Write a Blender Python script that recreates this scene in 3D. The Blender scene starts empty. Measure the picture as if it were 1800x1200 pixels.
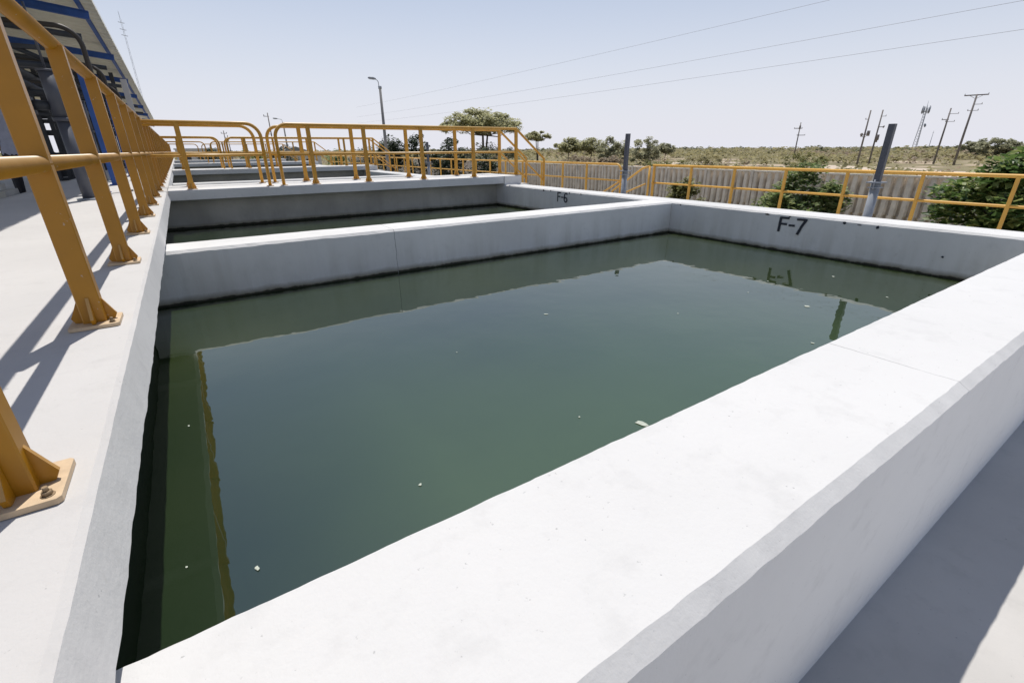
import bpy, bmesh, math, random
from mathutils import Vector, Matrix, noise

R = math.radians
scene = bpy.context.scene
col = scene.collection

# ------------------------------------------------------------------ render settings
scene.view_settings.view_transform = 'Standard'
scene.view_settings.look = 'None'
scene.view_settings.exposure = 0.0
scene.view_settings.gamma = 1.0

CAM_Z = 0.54          # eye height above the left walkway (walkway top is z = 0)
WALL = -0.163         # top of the basin walls
WATER = -0.583        # water level
FLOOR = -1.0          # lower concrete floor
SITE = -2.2           # earth around the plant

# ------------------------------------------------------------------ material helpers
MATS = {}


class NT:
    def __init__(self, name):
        self.m = bpy.data.materials.new(name)
        self.m.use_nodes = True
        self.t = self.m.node_tree
        self.n = self.t.nodes
        self.b = self.n['Principled BSDF']
        self.out = self.n['Material Output']
        self.pos = None

    def new(self, typ, **kw):
        nd = self.n.new(typ)
        for k, v in kw.items():
            setattr(nd, k, v)
        return nd

    def link(self, a, b):
        self.t.links.new(a, b)

    def position(self):
        if self.pos is None:
            g = self.new('ShaderNodeNewGeometry')
            self.geo = g
            self.pos = g.outputs['Position']
            s = self.new('ShaderNodeSeparateXYZ')
            self.link(self.pos, s.inputs[0])
            self.x, self.y, self.z = s.outputs[0], s.outputs[1], s.outputs[2]
        return self.pos

    def noise(self, scale, detail=4.0, rough=0.55, vec=None, stretch=None):
        p = vec or self.position()
        if stretch:
            mp = self.new('ShaderNodeMapping')
            mp.inputs['Scale'].default_value = stretch
            self.link(p, mp.inputs['Vector'])
            p = mp.outputs[0]
        nd = self.new('ShaderNodeTexNoise')
        nd.inputs['Scale'].default_value = scale
        nd.inputs['Detail'].default_value = detail
        nd.inputs['Roughness'].default_value = rough
        self.link(p, nd.inputs['Vector'])
        return nd.outputs['Fac']

    def ramp(self, fac, stops):
        r = self.new('ShaderNodeValToRGB')
        el = r.color_ramp.elements
        while len(el) > 1:
            el.remove(el[-1])
        for i, (p, c) in enumerate(stops):
            e = el[0] if i == 0 else el.new(p)
            e.position = p
            e.color = (c, c, c, 1) if isinstance(c, (int, float)) else (*c, 1)
        self.link(fac, r.inputs[0])
        return r.outputs[0]

    def math(self, op, a, b=None, clamp=False):
        nd = self.new('ShaderNodeMath', operation=op)
        nd.use_clamp = clamp
        for i, v in enumerate((a, b)):
            if v is None:
                continue
            if isinstance(v, (int, float)):
                nd.inputs[i].default_value = v
            else:
                self.link(v, nd.inputs[i])
        return nd.outputs[0]

    def mix(self, fac, a, b, mode='MIX'):
        nd = self.new('ShaderNodeMix', data_type='RGBA', blend_type=mode)
        for sock, v in ((nd.inputs[0], fac), (nd.inputs[6], a), (nd.inputs[7], b)):
            if isinstance(v, (int, float)):
                sock.default_value = v
            elif isinstance(v, tuple):
                sock.default_value = (*v, 1)
            else:
                self.link(v, sock)
        return nd.outputs[2]

    def color(self, v):
        if isinstance(v, tuple):
            self.b.inputs['Base Color'].default_value = (*v, 1)
        else:
            self.link(v, self.b.inputs['Base Color'])

    def bump(self, h, strength, dist=0.01):
        bn = self.new('ShaderNodeBump')
        bn.inputs['Strength'].default_value = strength
        bn.inputs['Distance'].default_value = dist
        self.link(h, bn.inputs['Height'])
        self.link(bn.outputs[0], self.b.inputs['Normal'])
        return bn

    def set(self, rough=0.6, metal=0.0, spec=0.5):
        self.b.inputs['Roughness'].default_value = rough
        self.b.inputs['Metallic'].default_value = metal
        self.b.inputs['Specular IOR Level'].default_value = spec


def step_between(k, v, a, b):
    mr = k.new('ShaderNodeMapRange')
    mr.clamp = True
    mr.inputs['From Min'].default_value = a
    mr.inputs['From Max'].default_value = b
    k.link(v, mr.inputs['Value'])
    return mr.outputs[0]


def concrete(name, base, vary=0.06, tank=False, crack_x=None, warm=(1, 1, 1), inside=None, side=1.0):
    k = NT(name)
    k.position()
    n1 = k.noise(0.9, 5, 0.6)
    n2 = k.noise(9.0, 5, 0.65)
    n3 = k.noise(70.0, 3, 0.6)
    dark = tuple(base * w * (1 - 2.2 * vary) for w in warm)
    light = tuple(min(base * w * (1 + vary), 0.9) for w in warm)
    c = k.ramp(n1, [(0.3, dark), (0.62, light)])
    c = k.mix(k.ramp(n2, [(0.30, 0.35), (0.46, 0.0)]), c, tuple(base * w * 0.8 for w in warm))
    # pin holes and grit
    c = k.mix(k.ramp(n3, [(0.24, 0.7), (0.31, 0.0)]), c, tuple(base * 0.45 for w in warm))
    # sparse scuffs
    sc = k.noise(3.1, 6, 0.75, stretch=(1, 1.6, 1))
    c = k.mix(k.ramp(sc, [(0.66, 0.0), (0.74, 0.32)]), c, (base * 0.62, base * 0.58, base * 0.52))
    if tank:
        # run-down stains and the dark algae band at the water line
        st = k.noise(5.0, 4, 0.6, stretch=(1, 1, 0.08))
        down = step_between(k, k.z, -0.2, -0.5)
        if inside is not None:
            down = k.math('MULTIPLY', down, step_between(k, k.y, inside - 0.02, inside + 0.02))
        c = k.mix(k.math('MULTIPLY', k.ramp(st, [(0.45, 0.0), (0.7, 0.45)]), down), c, (base * 0.62, base * 0.6, base * 0.53))
        wob = k.math('MULTIPLY', k.math('SUBTRACT', k.noise(7.0, 5, 0.7), 0.5), 0.05)
        zz = k.math('ADD', k.z, wob)
        f1, f2 = step_between(k, zz, WATER + 0.07, WATER + 0.02), step_between(k, zz, WATER + 0.022, WATER + 0.012)
        if inside is not None:
            g = step_between(k, k.y, inside - 0.02, inside + 0.02)
            f1, f2 = k.math('MULTIPLY', f1, g), k.math('MULTIPLY', f2, g)
        c = k.mix(f1, c, (0.24, 0.225, 0.175))
        c = k.mix(f2, c, (0.032, 0.031, 0.022))
    if crack_x is not None:
        w = k.math('MULTIPLY', k.math('SUBTRACT', k.noise(6.0, 5, 0.7), 0.5), 0.03)
        d = k.math('ABSOLUTE', k.math('SUBTRACT', k.math('ADD', k.x, w), crack_x))
        cf = step_between(k, d, 0.004, 0.0015)
        if inside is not None:
            cf = k.math('MULTIPLY', k.math('MULTIPLY', cf, step_between(k, k.z, WALL - 0.05, WALL - 0.02)), k.ramp(k.noise(4.0, 3), [(0.35, 0.15), (0.6, 0.75)]))
        c = k.mix(cf, c, (base * 0.42, base * 0.42, base * 0.42))
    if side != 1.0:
        # upright faces get a lighter base colour in place of bounced light
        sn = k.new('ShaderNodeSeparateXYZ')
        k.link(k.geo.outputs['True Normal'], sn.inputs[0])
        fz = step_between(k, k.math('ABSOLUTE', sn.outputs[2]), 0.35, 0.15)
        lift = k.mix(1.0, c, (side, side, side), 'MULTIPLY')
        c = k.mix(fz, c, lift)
    k.color(c)
    k.set(rough=0.85, spec=0.25)
    h = k.math('ADD', k.math('MULTIPLY', n3, 0.35), k.math('MULTIPLY', n2, 1.0))
    k.bump(h, 0.35, 0.006)
    MATS[name] = k.m
    return k.m


def simple(name, base, rough=0.5, metal=0.0, vary=0.12, scale=6.0, chip=None, bump=0.0, lit_top=None):
    k = NT(name)
    k.position()
    n = k.noise(scale, 5, 0.6)
    c = k.ramp(n, [(0.3, tuple(b * (1 - vary) for b in base)), (0.7, tuple(min(1, b * (1 + vary)) for b in base))])
    if chip:
        n2 = k.noise(scale * 6, 4, 0.7)
        c = k.mix(k.ramp(n2, [(0.675, 0.0), (0.70, 1.0)]), c, chip)
    if lit_top:  # paler colour on up-facing surfaces paints in a sunlit top
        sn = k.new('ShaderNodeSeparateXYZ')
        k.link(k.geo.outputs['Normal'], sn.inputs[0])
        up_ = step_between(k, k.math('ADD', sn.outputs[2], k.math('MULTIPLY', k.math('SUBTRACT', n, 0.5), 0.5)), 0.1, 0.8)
        c = k.mix(k.math('MULTIPLY', up_, 0.75), c, lit_top)
    k.color(c)
    k.set(rough=rough, metal=metal)
    if bump:
        k.bump(n, bump, 0.01)
    MATS[name] = k.m
    return k.m


def leaf_mat(name, cols, trans=0.25, rough=0.55):
    """Leaves: each leaf (mesh island) draws its own shade, clumps share a tone."""
    k = NT(name)
    k.position()
    rnd = k.geo.outputs['Random Per Island']
    c = k.ramp(rnd, [(0.0, cols[0]), (0.5, cols[1]), (1.0, cols[2])])
    n = k.noise(1.6, 3, 0.6)
    c = k.mix(k.ramp(n, [(0.35, 0.4), (0.6, 0.0)]), c, tuple(v * 0.6 for v in cols[0]))
    k.color(c)
    k.set(rough=rough, spec=0.35)
    tr = k.new('ShaderNodeBsdfTranslucent')
    k.link(c, tr.inputs['Color'])
    mx = k.new('ShaderNodeMixShader')
    mx.inputs[0].default_value = trans
    k.link(k.b.outputs[0], mx.inputs[1])
    k.link(tr.outputs[0], mx.inputs[2])
    k.link(mx.outputs[0], k.out.inputs['Surface'])
    MATS[name] = k.m
    return k.m


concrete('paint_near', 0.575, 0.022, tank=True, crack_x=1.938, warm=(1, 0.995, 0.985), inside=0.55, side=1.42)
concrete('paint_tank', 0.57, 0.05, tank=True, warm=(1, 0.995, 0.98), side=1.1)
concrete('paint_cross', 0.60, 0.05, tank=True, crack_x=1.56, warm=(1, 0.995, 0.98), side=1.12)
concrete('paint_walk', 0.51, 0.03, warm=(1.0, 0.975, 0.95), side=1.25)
concrete('paint_floor', 0.47, 0.06, warm=(1.0, 0.97, 0.93))
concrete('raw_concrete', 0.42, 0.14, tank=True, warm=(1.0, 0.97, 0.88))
concrete('dark_concrete', 0.09, 0.14, warm=(0.95, 1.0, 0.85))  # concrete with a much darker, slightly green base colour
simple('yellow_paint', (0.37, 0.165, 0.004), rough=0.36, vary=0.12, scale=5, chip=(0.42, 0.33, 0.25), lit_top=(0.58, 0.40, 0.20))
simple('golden_paint', (0.56, 0.275, 0.024), rough=0.4, vary=0.12, scale=5, chip=(0.45, 0.36, 0.26), lit_top=(0.60, 0.42, 0.18))
simple('faded_yellow_paint', (0.66, 0.36, 0.060), rough=0.5, vary=0.10, scale=4)
simple('yellow_plate', (0.56, 0.42, 0.27), rough=0.6, vary=0.2, scale=22, chip=(0.30, 0.28, 0.26))
simple('bolt_steel', (0.24, 0.17, 0.10), rough=0.6, metal=0.2, vary=0.3, scale=90)
simple('blue_paint', (0.022, 0.090, 0.34), rough=0.45, vary=0.15)
simple('grey_paint', (0.075, 0.08, 0.10), rough=0.5, vary=0.12)
simple('galvanised', (0.26, 0.28, 0.31), rough=0.6, metal=0.0, vary=0.18, scale=9)
simple('dark_pipe', (0.035, 0.028, 0.022), rough=0.55, vary=0.25)
simple('dark_steel', (0.028, 0.032, 0.040), rough=0.6, vary=0.3)
simple('roof_sheet', (0.78, 0.75, 0.64), rough=0.6, vary=0.08, scale=2)
simple('white_panel', (0.5, 0.5, 0.51), rough=0.6, vary=0.05)
simple('letter_paint', (0.018, 0.022, 0.035), rough=0.7, vary=0.3, scale=30, chip=(0.25, 0.26, 0.28))
simple('fence_concrete', (0.74, 0.67, 0.59), rough=0.9, vary=0.2, scale=3.0, bump=0.3)
simple('pole_concrete', (0.22, 0.215, 0.21), rough=0.85, vary=0.12, scale=3)
simple('pole_wood', (0.19, 0.17, 0.16), rough=0.9, vary=0.25, scale=3)  # lightened to put distance haze into the far poles
simple('wire', (0.34, 0.34, 0.37), rough=0.6)
simple('bark', (0.13, 0.105, 0.08), rough=0.95, vary=0.3, scale=8, bump=0.5)
simple('foam', (0.40, 0.43, 0.37), rough=0.8, vary=0.2, scale=60)
simple('sand', (0.50, 0.41, 0.32), rough=0.95, vary=0.12, scale=0.5)
simple('skin', (0.33, 0.19, 0.12), rough=0.6)
simple('shirt', (0.36, 0.38, 0.47), rough=0.9, vary=0.12, scale=12)
simple('trousers', (0.018, 0.019, 0.024), rough=0.9)
simple('hair', (0.012, 0.010, 0.009), rough=0.6)
simple('pale_building', (0.62, 0.60, 0.58), rough=0.9, vary=0.05)
simple('dark_window', (0.05, 0.055, 0.065), rough=0.2)
leaf_mat('leaf_mango', [(0.05, 0.10, 0.025), (0.14, 0.22, 0.06), (0.42, 0.45, 0.16)], 0.45, 0.36)
leaf_mat('leaf_mango_dark', [(0.022, 0.036, 0.02), (0.042, 0.066, 0.032), (0.085, 0.11, 0.05)], 0.25)
leaf_mat('leaf_bush', [(0.11, 0.165, 0.06), (0.22, 0.29, 0.11), (0.42, 0.45, 0.20)], 0.52)
leaf_mat('leaf_acacia', [(0.36, 0.36, 0.20), (0.46, 0.45, 0.26), (0.56, 0.54, 0.33)], 0.58)  # pale leaf colours with distance haze mixed in
leaf_mat('leaf_far', [(0.32, 0.325, 0.21), (0.39, 0.39, 0.26), (0.46, 0.455, 0.31)], 0.58)  # lightened base colours carry the haze over far crowns
leaf_mat('leaf_thicket', [(0.11, 0.12, 0.065), (0.15, 0.16, 0.085), (0.20, 0.205, 0.12)], 0.4)
leaf_mat('leaf_scrub', [(0.29, 0.265, 0.135), (0.36, 0.325, 0.17), (0.43, 0.385, 0.22)], 0.5)  # scrub colours lightened to stand in for haze over the plain
leaf_mat('leaf_dry', [(0.29, 0.23, 0.16), (0.35, 0.285, 0.205), (0.42, 0.35, 0.26)], 0.5)
leaf_mat('leaf_grass', [(0.17, 0.175, 0.06), (0.23, 0.23, 0.085), (0.31, 0.30, 0.13)], 0.45)

# water
k = NT('green_water')
k.position()
n1 = k.noise(0.55, 3, 0.5)
n2 = k.noise(2.2, 3, 0.5)
c = k.ramp(n1, [(0.35, (0.012, 0.023, 0.009)), (0.65, (0.026, 0.038, 0.013))])
# suspended silt, masked so the brighter sky reflection is painted into the colour
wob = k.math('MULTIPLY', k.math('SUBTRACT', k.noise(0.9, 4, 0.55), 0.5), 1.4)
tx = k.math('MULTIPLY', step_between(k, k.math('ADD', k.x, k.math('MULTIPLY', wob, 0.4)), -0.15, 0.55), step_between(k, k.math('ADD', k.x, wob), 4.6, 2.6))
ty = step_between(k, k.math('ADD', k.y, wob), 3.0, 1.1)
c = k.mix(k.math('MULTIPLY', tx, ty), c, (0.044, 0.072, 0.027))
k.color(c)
k.set(rough=0.012, spec=0.5)
k.b.inputs['IOR'].default_value = 2.22
k.b.inputs['Specular Tint'].default_value = (0.92, 0.99, 0.98, 1)
rip = k.math('ADD', k.math('MULTIPLY', n2, 0.8), k.math('MULTIPLY', k.noise(8.0, 2, 0.5), 0.12))
k.bump(rip, 0.035, 0.10)
MATS['green_water'] = k.m

# desert ground
k = NT('desert_ground')
k.position()
a = k.noise(0.03, 6, 0.62)
b = k.noise(0.6, 5, 0.65)
sand = k.ramp(b, [(0.3, (0.33, 0.26, 0.185)), (0.7, (0.46, 0.38, 0.29))])
scr = k.ramp(b, [(0.3, (0.17, 0.15, 0.085)), (0.7, (0.26, 0.225, 0.135))])
k.color(k.mix(k.ramp(a, [(0.53, 0.0), (0.58, 1.0)]), scr, sand))
k.set(rough=0.95, spec=0.1)
k.bump(b, 0.6, 0.1)
MATS['desert_ground'] = k.m


# ------------------------------------------------------------------ mesh helpers
class MB:
    def __init__(self):
        self.v = []
        self.f = []
        self.smooth = []

    def add(self, verts, faces, smooth=False):
        o = len(self.v)
        self.v += [tuple(p) for p in verts]
        for f in faces:
            self.f.append([i + o for i in f])
            self.smooth.append(smooth)

    def box(self, x0, x1, y0, y1, z0, z1):
        vs = [(x, y, z) for z in (z0, z1) for y in (y0, y1) for x in (x0, x1)]
        self.add(vs, [(0, 2, 3, 1), (4, 5, 7, 6), (0, 1, 5, 4), (2, 6, 7, 3), (0, 4, 6, 2), (1, 3, 7, 5)])

    def tube(self, pts, r, n=10, caps=True, r1=None):
        pts = [Vector(p) for p in pts]
        m = len(pts)
        rad = [r + ((r1 if r1 is not None else r) - r) * i / max(1, m - 1) for i in range(m)] if not isinstance(r, (list, tuple)) else r
        t0 = (pts[1] - pts[0]).normalized()
        up = Vector((0, 0, 1)) if abs(t0.z) < 0.9 else Vector((1, 0, 0))
        u = t0.cross(up).normalized()
        vs = []
        for i in range(m):
            if i == 0:
                t = pts[1] - pts[0]
            elif i == m - 1:
                t = pts[-1] - pts[-2]
            else:
                t = (pts[i + 1] - pts[i]).normalized() + (pts[i] - pts[i - 1]).normalized()
            t.normalize()
            u = (u - t * u.dot(t)).normalized()
            w = t.cross(u)
            for j in range(n):
                a = 2 * math.pi * j / n
                vs.append(pts[i] + (u * math.cos(a) + w * math.sin(a)) * rad[i])
        fs = []
        for i in range(m - 1):
            for j in range(n):
                fs.append((i * n + j, i * n + (j + 1) % n, (i + 1) * n + (j + 1) % n, (i + 1) * n + j))
        self.add(vs, fs, True)
        if caps:
            o = len(self.v) - len(vs)
            self.f.append([o + j for j in reversed(range(n))])
            self.f.append([o + (m - 1) * n + j for j in range(n)])
            self.smooth += [False, False]

    def prism(self, poly, thick, org, ux, uy):
        """flat polygon in the plane (ux, uy) at org, extruded by thick along their normal"""
        org, ux, uy = Vector(org), Vector(ux), Vector(uy)
        nn = ux.cross(uy).normalized() * thick
        n = len(poly)
        vs = [org + ux * a + uy * b for a, b in poly] + [org + ux * a + uy * b + nn for a, b in poly]
        fs = [tuple(reversed(range(n))), tuple(range(n, 2 * n))]
        fs += [(i, (i + 1) % n, n + (i + 1) % n, n + i) for i in range(n)]
        self.add(vs, fs)

    def build(self, name, mat, parent=None, fix=True, soft=0):
        me = bpy.data.meshes.new(name)
        me.from_pydata(self.v, [], self.f)
        me.polygons.foreach_set('use_smooth', self.smooth)
        if fix:
            bm = bmesh.new()
            bm.from_mesh(me)
            bmesh.ops.recalc_face_normals(bm, faces=bm.faces)
            bm.to_mesh(me)
            bm.free()
        me.materials.append(MATS[mat])
        if soft:
            me.polygons.foreach_set('use_smooth', [True] * len(me.polygons))
            me.set_sharp_from_angle(angle=R(soft))
        me.update()
        o = bpy.data.objects.new(name, me)
        col.objects.link(o)
        if parent is not None:
            o.parent = parent
        return o


def tag(o, label=None, cat=None, group=None, kind=None):
    if label:
        o['label'] = label
    if cat:
        o['category'] = cat
    if group:
        o['group'] = group
    if kind:
        o['kind'] = kind
    return o


def thing(name, label, cat, loc=(0, 0, 0), rz=0.0, group=None):
    o = bpy.data.objects.new(name, None)
    o.empty_display_size = 0.2
    col.objects.link(o)
    o.location = loc
    o.rotation_euler = (0, 0, rz)
    return tag(o, label, cat, group)


def copy_tree(o, parent=None):
    c = o.copy()
    col.objects.link(c)
    c.parent = parent
    for ch in list(o.children):
        copy_tree(ch, c)
    return c


def arc(c, a0, a1, r, u, w, n=8):
    c, u, w = Vector(c), Vector(u), Vector(w)
    return [c + u * r * math.cos(a0 + (a1 - a0) * i / n) + w * r * math.sin(a0 + (a1 - a0) * i / n) for i in range(n + 1)]


def fbm(x, seed, octs=4, gain=0.55):
    s, a = 0.0, 1.0
    for i in range(octs):
        s += a * noise.noise(Vector((x * 2 ** i + seed * 17.3, seed * 3.1 + i * 5.7, 0.37)))
        a *= gain
    return s


def rough_bar(profile, axis, a0, a1, step, jit, seed, caps=True):
    """concrete cast by hand: a profile swept along an axis, each of its edges wandering a little.
    profile: (u, z) points, u = the other horizontal axis.  jit: per point (amount_u, amount_z)."""
    mb = MB()
    n = max(2, int((a1 - a0) / step))
    m = len(profile)
    vs = []
    for i in range(n + 1):
        a = a0 + (a1 - a0) * i / n
        for j, (u, z) in enumerate(profile):
            du = jit[j][0] * 0.42 * fbm(a * 1.7, seed + j * 1.7, 3) + jit[j][0] * 0.5 * fbm(a * 16, seed + j * 2.9, 4)
            dz = jit[j][1] * 0.5 * fbm(a * 2.0, seed + 40 + j * 1.3) + jit[j][1] * 0.45 * fbm(a * 15, seed + 60 + j, 4)
            vs.append((a, u + du, z + dz) if axis == 'x' else (u + du, a, z + dz))
    fs = [(i * m + j, i * m + (j + 1) % m, (i + 1) * m + (j + 1) % m, (i + 1) * m + j) for i in range(n) for j in range(m)]
    mb.add(vs, fs)
    if caps:
        mb.add(vs[:m], [tuple(range(m))])
        mb.add(vs[-m:], [tuple(range(m))])
    return mb


# ------------------------------------------------------------------ the basins
J0 = (0.0, 0.0)
je = (0.0045, 0.0025)

# walkway on the left: slab with a bevelled, chipped edge
prof = [(-1.88, 0.0), (-0.256, 0.0), (-0.245, -0.008), (-0.228, -0.127), (-0.250, -0.140), (-1.88, -0.140)]
tag(rough_bar(prof, 'y', -3.0, 47.0, 0.03, [J0, (0.0025, 0.001), (0.0022, 0.0015), (0.0045, 0.006), (0.006, 0.002), J0], 3).build('walkway', 'paint_walk', soft=24), kind='structure')

# lower floor around the basins
mb = MB()
mb.box(-0.60, 11.75, -6.0, 47.0, SITE - 0.5, FLOOR)
tag(mb.build('concrete_floor', 'paint_floor'), kind='structure')

mb = MB()
mb.box(-7.0, -1.883, -3.0, 47.0, -0.9, -0.35)
mb.box(-1.97, -1.884, -3.0, 47.0, -0.349, -0.004)
tag(mb.build('gallery_floor', 'paint_floor'), kind='structure')

# left tank wall that carries the walkway slab
lw = tag(rough_bar([(-0.95, -0.141), (-0.48, -0.141), (-0.48, FLOOR), (-0.95, FLOOR)], 'y', -3.0, 47.0, 0.5, [J0] * 4, 5).build('basin_side_wall', 'dark_concrete'),
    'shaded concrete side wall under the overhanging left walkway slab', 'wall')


def top_bow(x):
    return 0.0


# near wall (the broad white one across the foreground)
pts = [(0.302, WALL), (0.272, WALL - 0.024), (0.275, FLOOR), (0.700, FLOOR), (0.700, WALL - 0.008), (0.692, WALL)]
jj = [(0.0035, 0.0010), (0.003, 0.0085), J0, J0, (0.0045, 0.002), (0.0045, 0.001)]
near = rough_bar(pts, 'x', -0.47, 5.615, 0.02, jj, 11).build('basin_wall', 'paint_near', soft=24)
tag(near, 'broad white basin wall with grey chamfered edge across the foreground', 'wall')


def cross_wall(y, label, mat='paint_tank', seed=0, step=0.04, z=WALL):
    p = [(y + 0.024, z), (y, z - 0.022), (y, FLOOR), (y + 0.40, FLOOR), (y + 0.40, z - 0.012), (y + 0.388, z)]
    j = [(0.006, 0.002), (0.004, 0.007), J0, J0, je, je]
    return tag(rough_bar(p, 'x', -0.47, 5.615, step, j, seed).build('basin_wall', mat), label, 'wall')


cross_wall(4.352, 'white dividing wall behind the green water of the front basin', 'paint_cross', 21)
PITCH = 9.3
recess = []
for b in range(4):
    y = 8.98 + PITCH * b
    lab = ['shaded grey back wall of the second basin under the nearest walkway slab',
           'shaded back wall under the second walkway slab from the front',
           'shaded back wall under the third walkway slab from the front',
           'shaded back wall under the farthest walkway slab'][b]
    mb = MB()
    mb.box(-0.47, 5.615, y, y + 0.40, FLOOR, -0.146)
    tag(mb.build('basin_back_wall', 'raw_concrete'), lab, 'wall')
for b in range(1, 5):
    y = 13.65 + PITCH * (b - 1)
    if b < 5:
        cross_wall(y, ['first white dividing wall beyond the nearest railed slab', 'white dividing wall beyond the second railed slab',
                       'white dividing wall beyond the third railed slab', 'farthest white dividing wall of the basin row'][b - 1], 'paint_tank', 30 + b, 0.15)

# right wall, running the whole length, with the painted basin numbers
p = [(5.640, WALL), (5.62, WALL - 0.020), (5.62, FLOOR), (6.04, FLOOR), (6.04, WALL - 0.015), (6.025, WALL)]
rw = rough_bar(p, 'y', 0.28, 46.0, 0.04, [(0.006, 0.002), (0.004, 0.008), J0, J0, (0.004, 0.003), (0.004, 0.002)], 8).build('basin_end_wall', 'paint_tank')
tag(rw, 'long white end wall on the right lettered F-7 and F-6', 'wall')


def stroke_mesh(strokes, y0, z0, s, th, wide=1.0):
    """hand painted letters on the inner face of the end wall (seen looking +x: right is -y)"""
    mb = MB()
    for st in strokes:
        for (a, b) in zip(st[:-1], st[1:]):
            a, b = Vector(a), Vector(b)
            d = (b - a).normalized()
            q = Vector((-d.y, d.x)) * th / 2
            a2, b2 = a - d * th * 0.35, b + d * th * 0.35
            n = 6
            L, Rr = [], []
            for i in range(n + 1):
                c0 = a2 + (b2 - a2) * i / n
                w = 1 + 0.22 * noise.noise(Vector((c0.x * 19 + y0, c0.y * 23, 1.0)))
                L.append(c0 + q * w)
                Rr.append(c0 - q * w)
            mb.v += []
            o = len(mb.v)
            for pnt in L + Rr:
                mb.v.append((5.6205 - 0.006 - 0.0004 * len(mb.f) / 6, y0 - pnt.x * s * wide, z0 + pnt.y * s))
            for i in range(n):
                mb.f.append([o + i, o + i + 1, o + n + 1 + i + 1, o + n + 1 + i])
                mb.smooth.append(False)
    return mb


F = [[(0.05, 0), (0.06, 1)], [(0.06, 1), (0.52, 1.02)], [(0.06, 0.55), (0.44, 0.56)]]
DASH = [[(0.66, 0.50), (0.92, 0.51)]]
SEVEN = [[(1.08, 1.0), (1.56, 1.02)], [(1.56, 1.02), (1.38, 0.55), (1.22, -0.06)]]
six = [(1.08 + 0.46, 0.92), (1.36, 1.02), (1.18, 0.88), (1.10, 0.55), (1.12, 0.18), (1.28, -0.02), (1.46, 0.02), (1.56, 0.24), (1.46, 0.48), (1.28, 0.52), (1.13, 0.36)]
f7 = stroke_mesh(F + DASH + SEVEN, 2.825, -0.360, 0.148, 0.16, 1.25)
tag(f7.build('lettering', 'letter_paint', rw), 'black hand painted F-7')
f6 = stroke_mesh(F + DASH + [six], 6.885, -0.352, 0.148, 0.150, 1.2)
tag(f6.build('lettering', 'letter_paint', rw), 'black hand painted F-6')
# chips of missing paint just below the top edge
rng = random.Random(5)
mb = MB()
for (yy, zz, w, h) in [(2.98, -0.192, 0.03, 0.012), (2.72, -0.19, 0.016, 0.008), (2.16, -0.196, 0.022, 0.014), (2.02, -0.2, 0.03, 0.006), (1.86, -0.205, 0.018, 0.02),
                       (4.2, -0.19, 0.014, 0.01), (6.55, -0.196, 0.014, 0.02), (7.30, -0.19, 0.03, 0.02), (7.08, -0.186, 0.016, 0.014),
                       (1.30, -0.40, 0.012, 0.012), (6.25, -0.19, 0.02, 0.01)]:
    n = 7
    mb.add([(5.6135 - 0.0001 * len(mb.f), yy + w * math.cos(6.283 * i / n) * rng.uniform(.6, 1.1), zz + h * math.sin(6.283 * i / n) * rng.uniform(.6, 1.1)) for i in range(n)], [tuple(range(n))])
tag(mb.build('paint_chips', 'letter_paint', rw), 'dark chips in the paint below the top edge')

# block ending the nearest walkway slab, and the cross slabs with a thin recessed underside
for b in range(4):
    y = 8.70 + PITCH * b
    p = [(y + 0.010, 0.0), (y, -0.010), (y, -0.138), (y + 0.02, -0.145), (y + 1.30, -0.145), (y + 1.30, -0.010), (y + 1.29, 0.0)]
    j = [(0.003, 0.001), (0.003, 0.002), (0.004, 0.004), (0.004, 0.001), J0, (0.003, 0.001), (0.003, 0.001)]
    tag(rough_bar(p, 'x', -0.232, 5.63, 0.05 if b == 0 else 0.3, j, 50 + b).build('walkway_slab', 'paint_tank'), kind='structure')
    mb = MB()
    mb.box(5.633, 6.06, y - 0.02, y + 1.32, -0.172, 0.004)
    tag(mb.build('slab_end_block', 'paint_tank'),
        ['white concrete block where the nearest slab meets the end wall', 'white concrete end block of the second slab',
         'white concrete end block of the third slab', 'white concrete end block of the farthest slab'][b], 'block')

# water, one sheet per basin
for (y0, y1, z) in [(0.65, 4.40, WATER), (4.70, 9.00, WATER - 0.012), (9.3, 13.7, WATER - 0.05), (14.0, 18.3, WATER - 0.03), (18.6, 22.99, WATER), (23.3, 27.6, WATER), (27.9, 32.29, WATER), (32.6, 37.0, WATER)]:
    mb = MB()
    mb.add([(-0.50, y0, z), (5.63, y0, z), (5.63, y1, z), (-0.50, y1, z)], [(0, 1, 2, 3)])
    tag(mb.build('water', 'green_water'), kind='structure')

# concrete steps down from the slab ends to the lower floor
for b in range(2):
    y = 8.75 + PITCH * b
    mb = MB()
    for i in range(5):
        mb.box(6.063 + 0.26 * i, 6.063 + 0.26 * (i + 1), y, y + 1.2, FLOOR, -0.17 * (i + 1))
    tag(mb.build('concrete_steps', 'paint_floor'), ['concrete steps going down from the end of the nearest slab', 'concrete steps going down from the end of the second slab'][b], 'steps')

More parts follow.
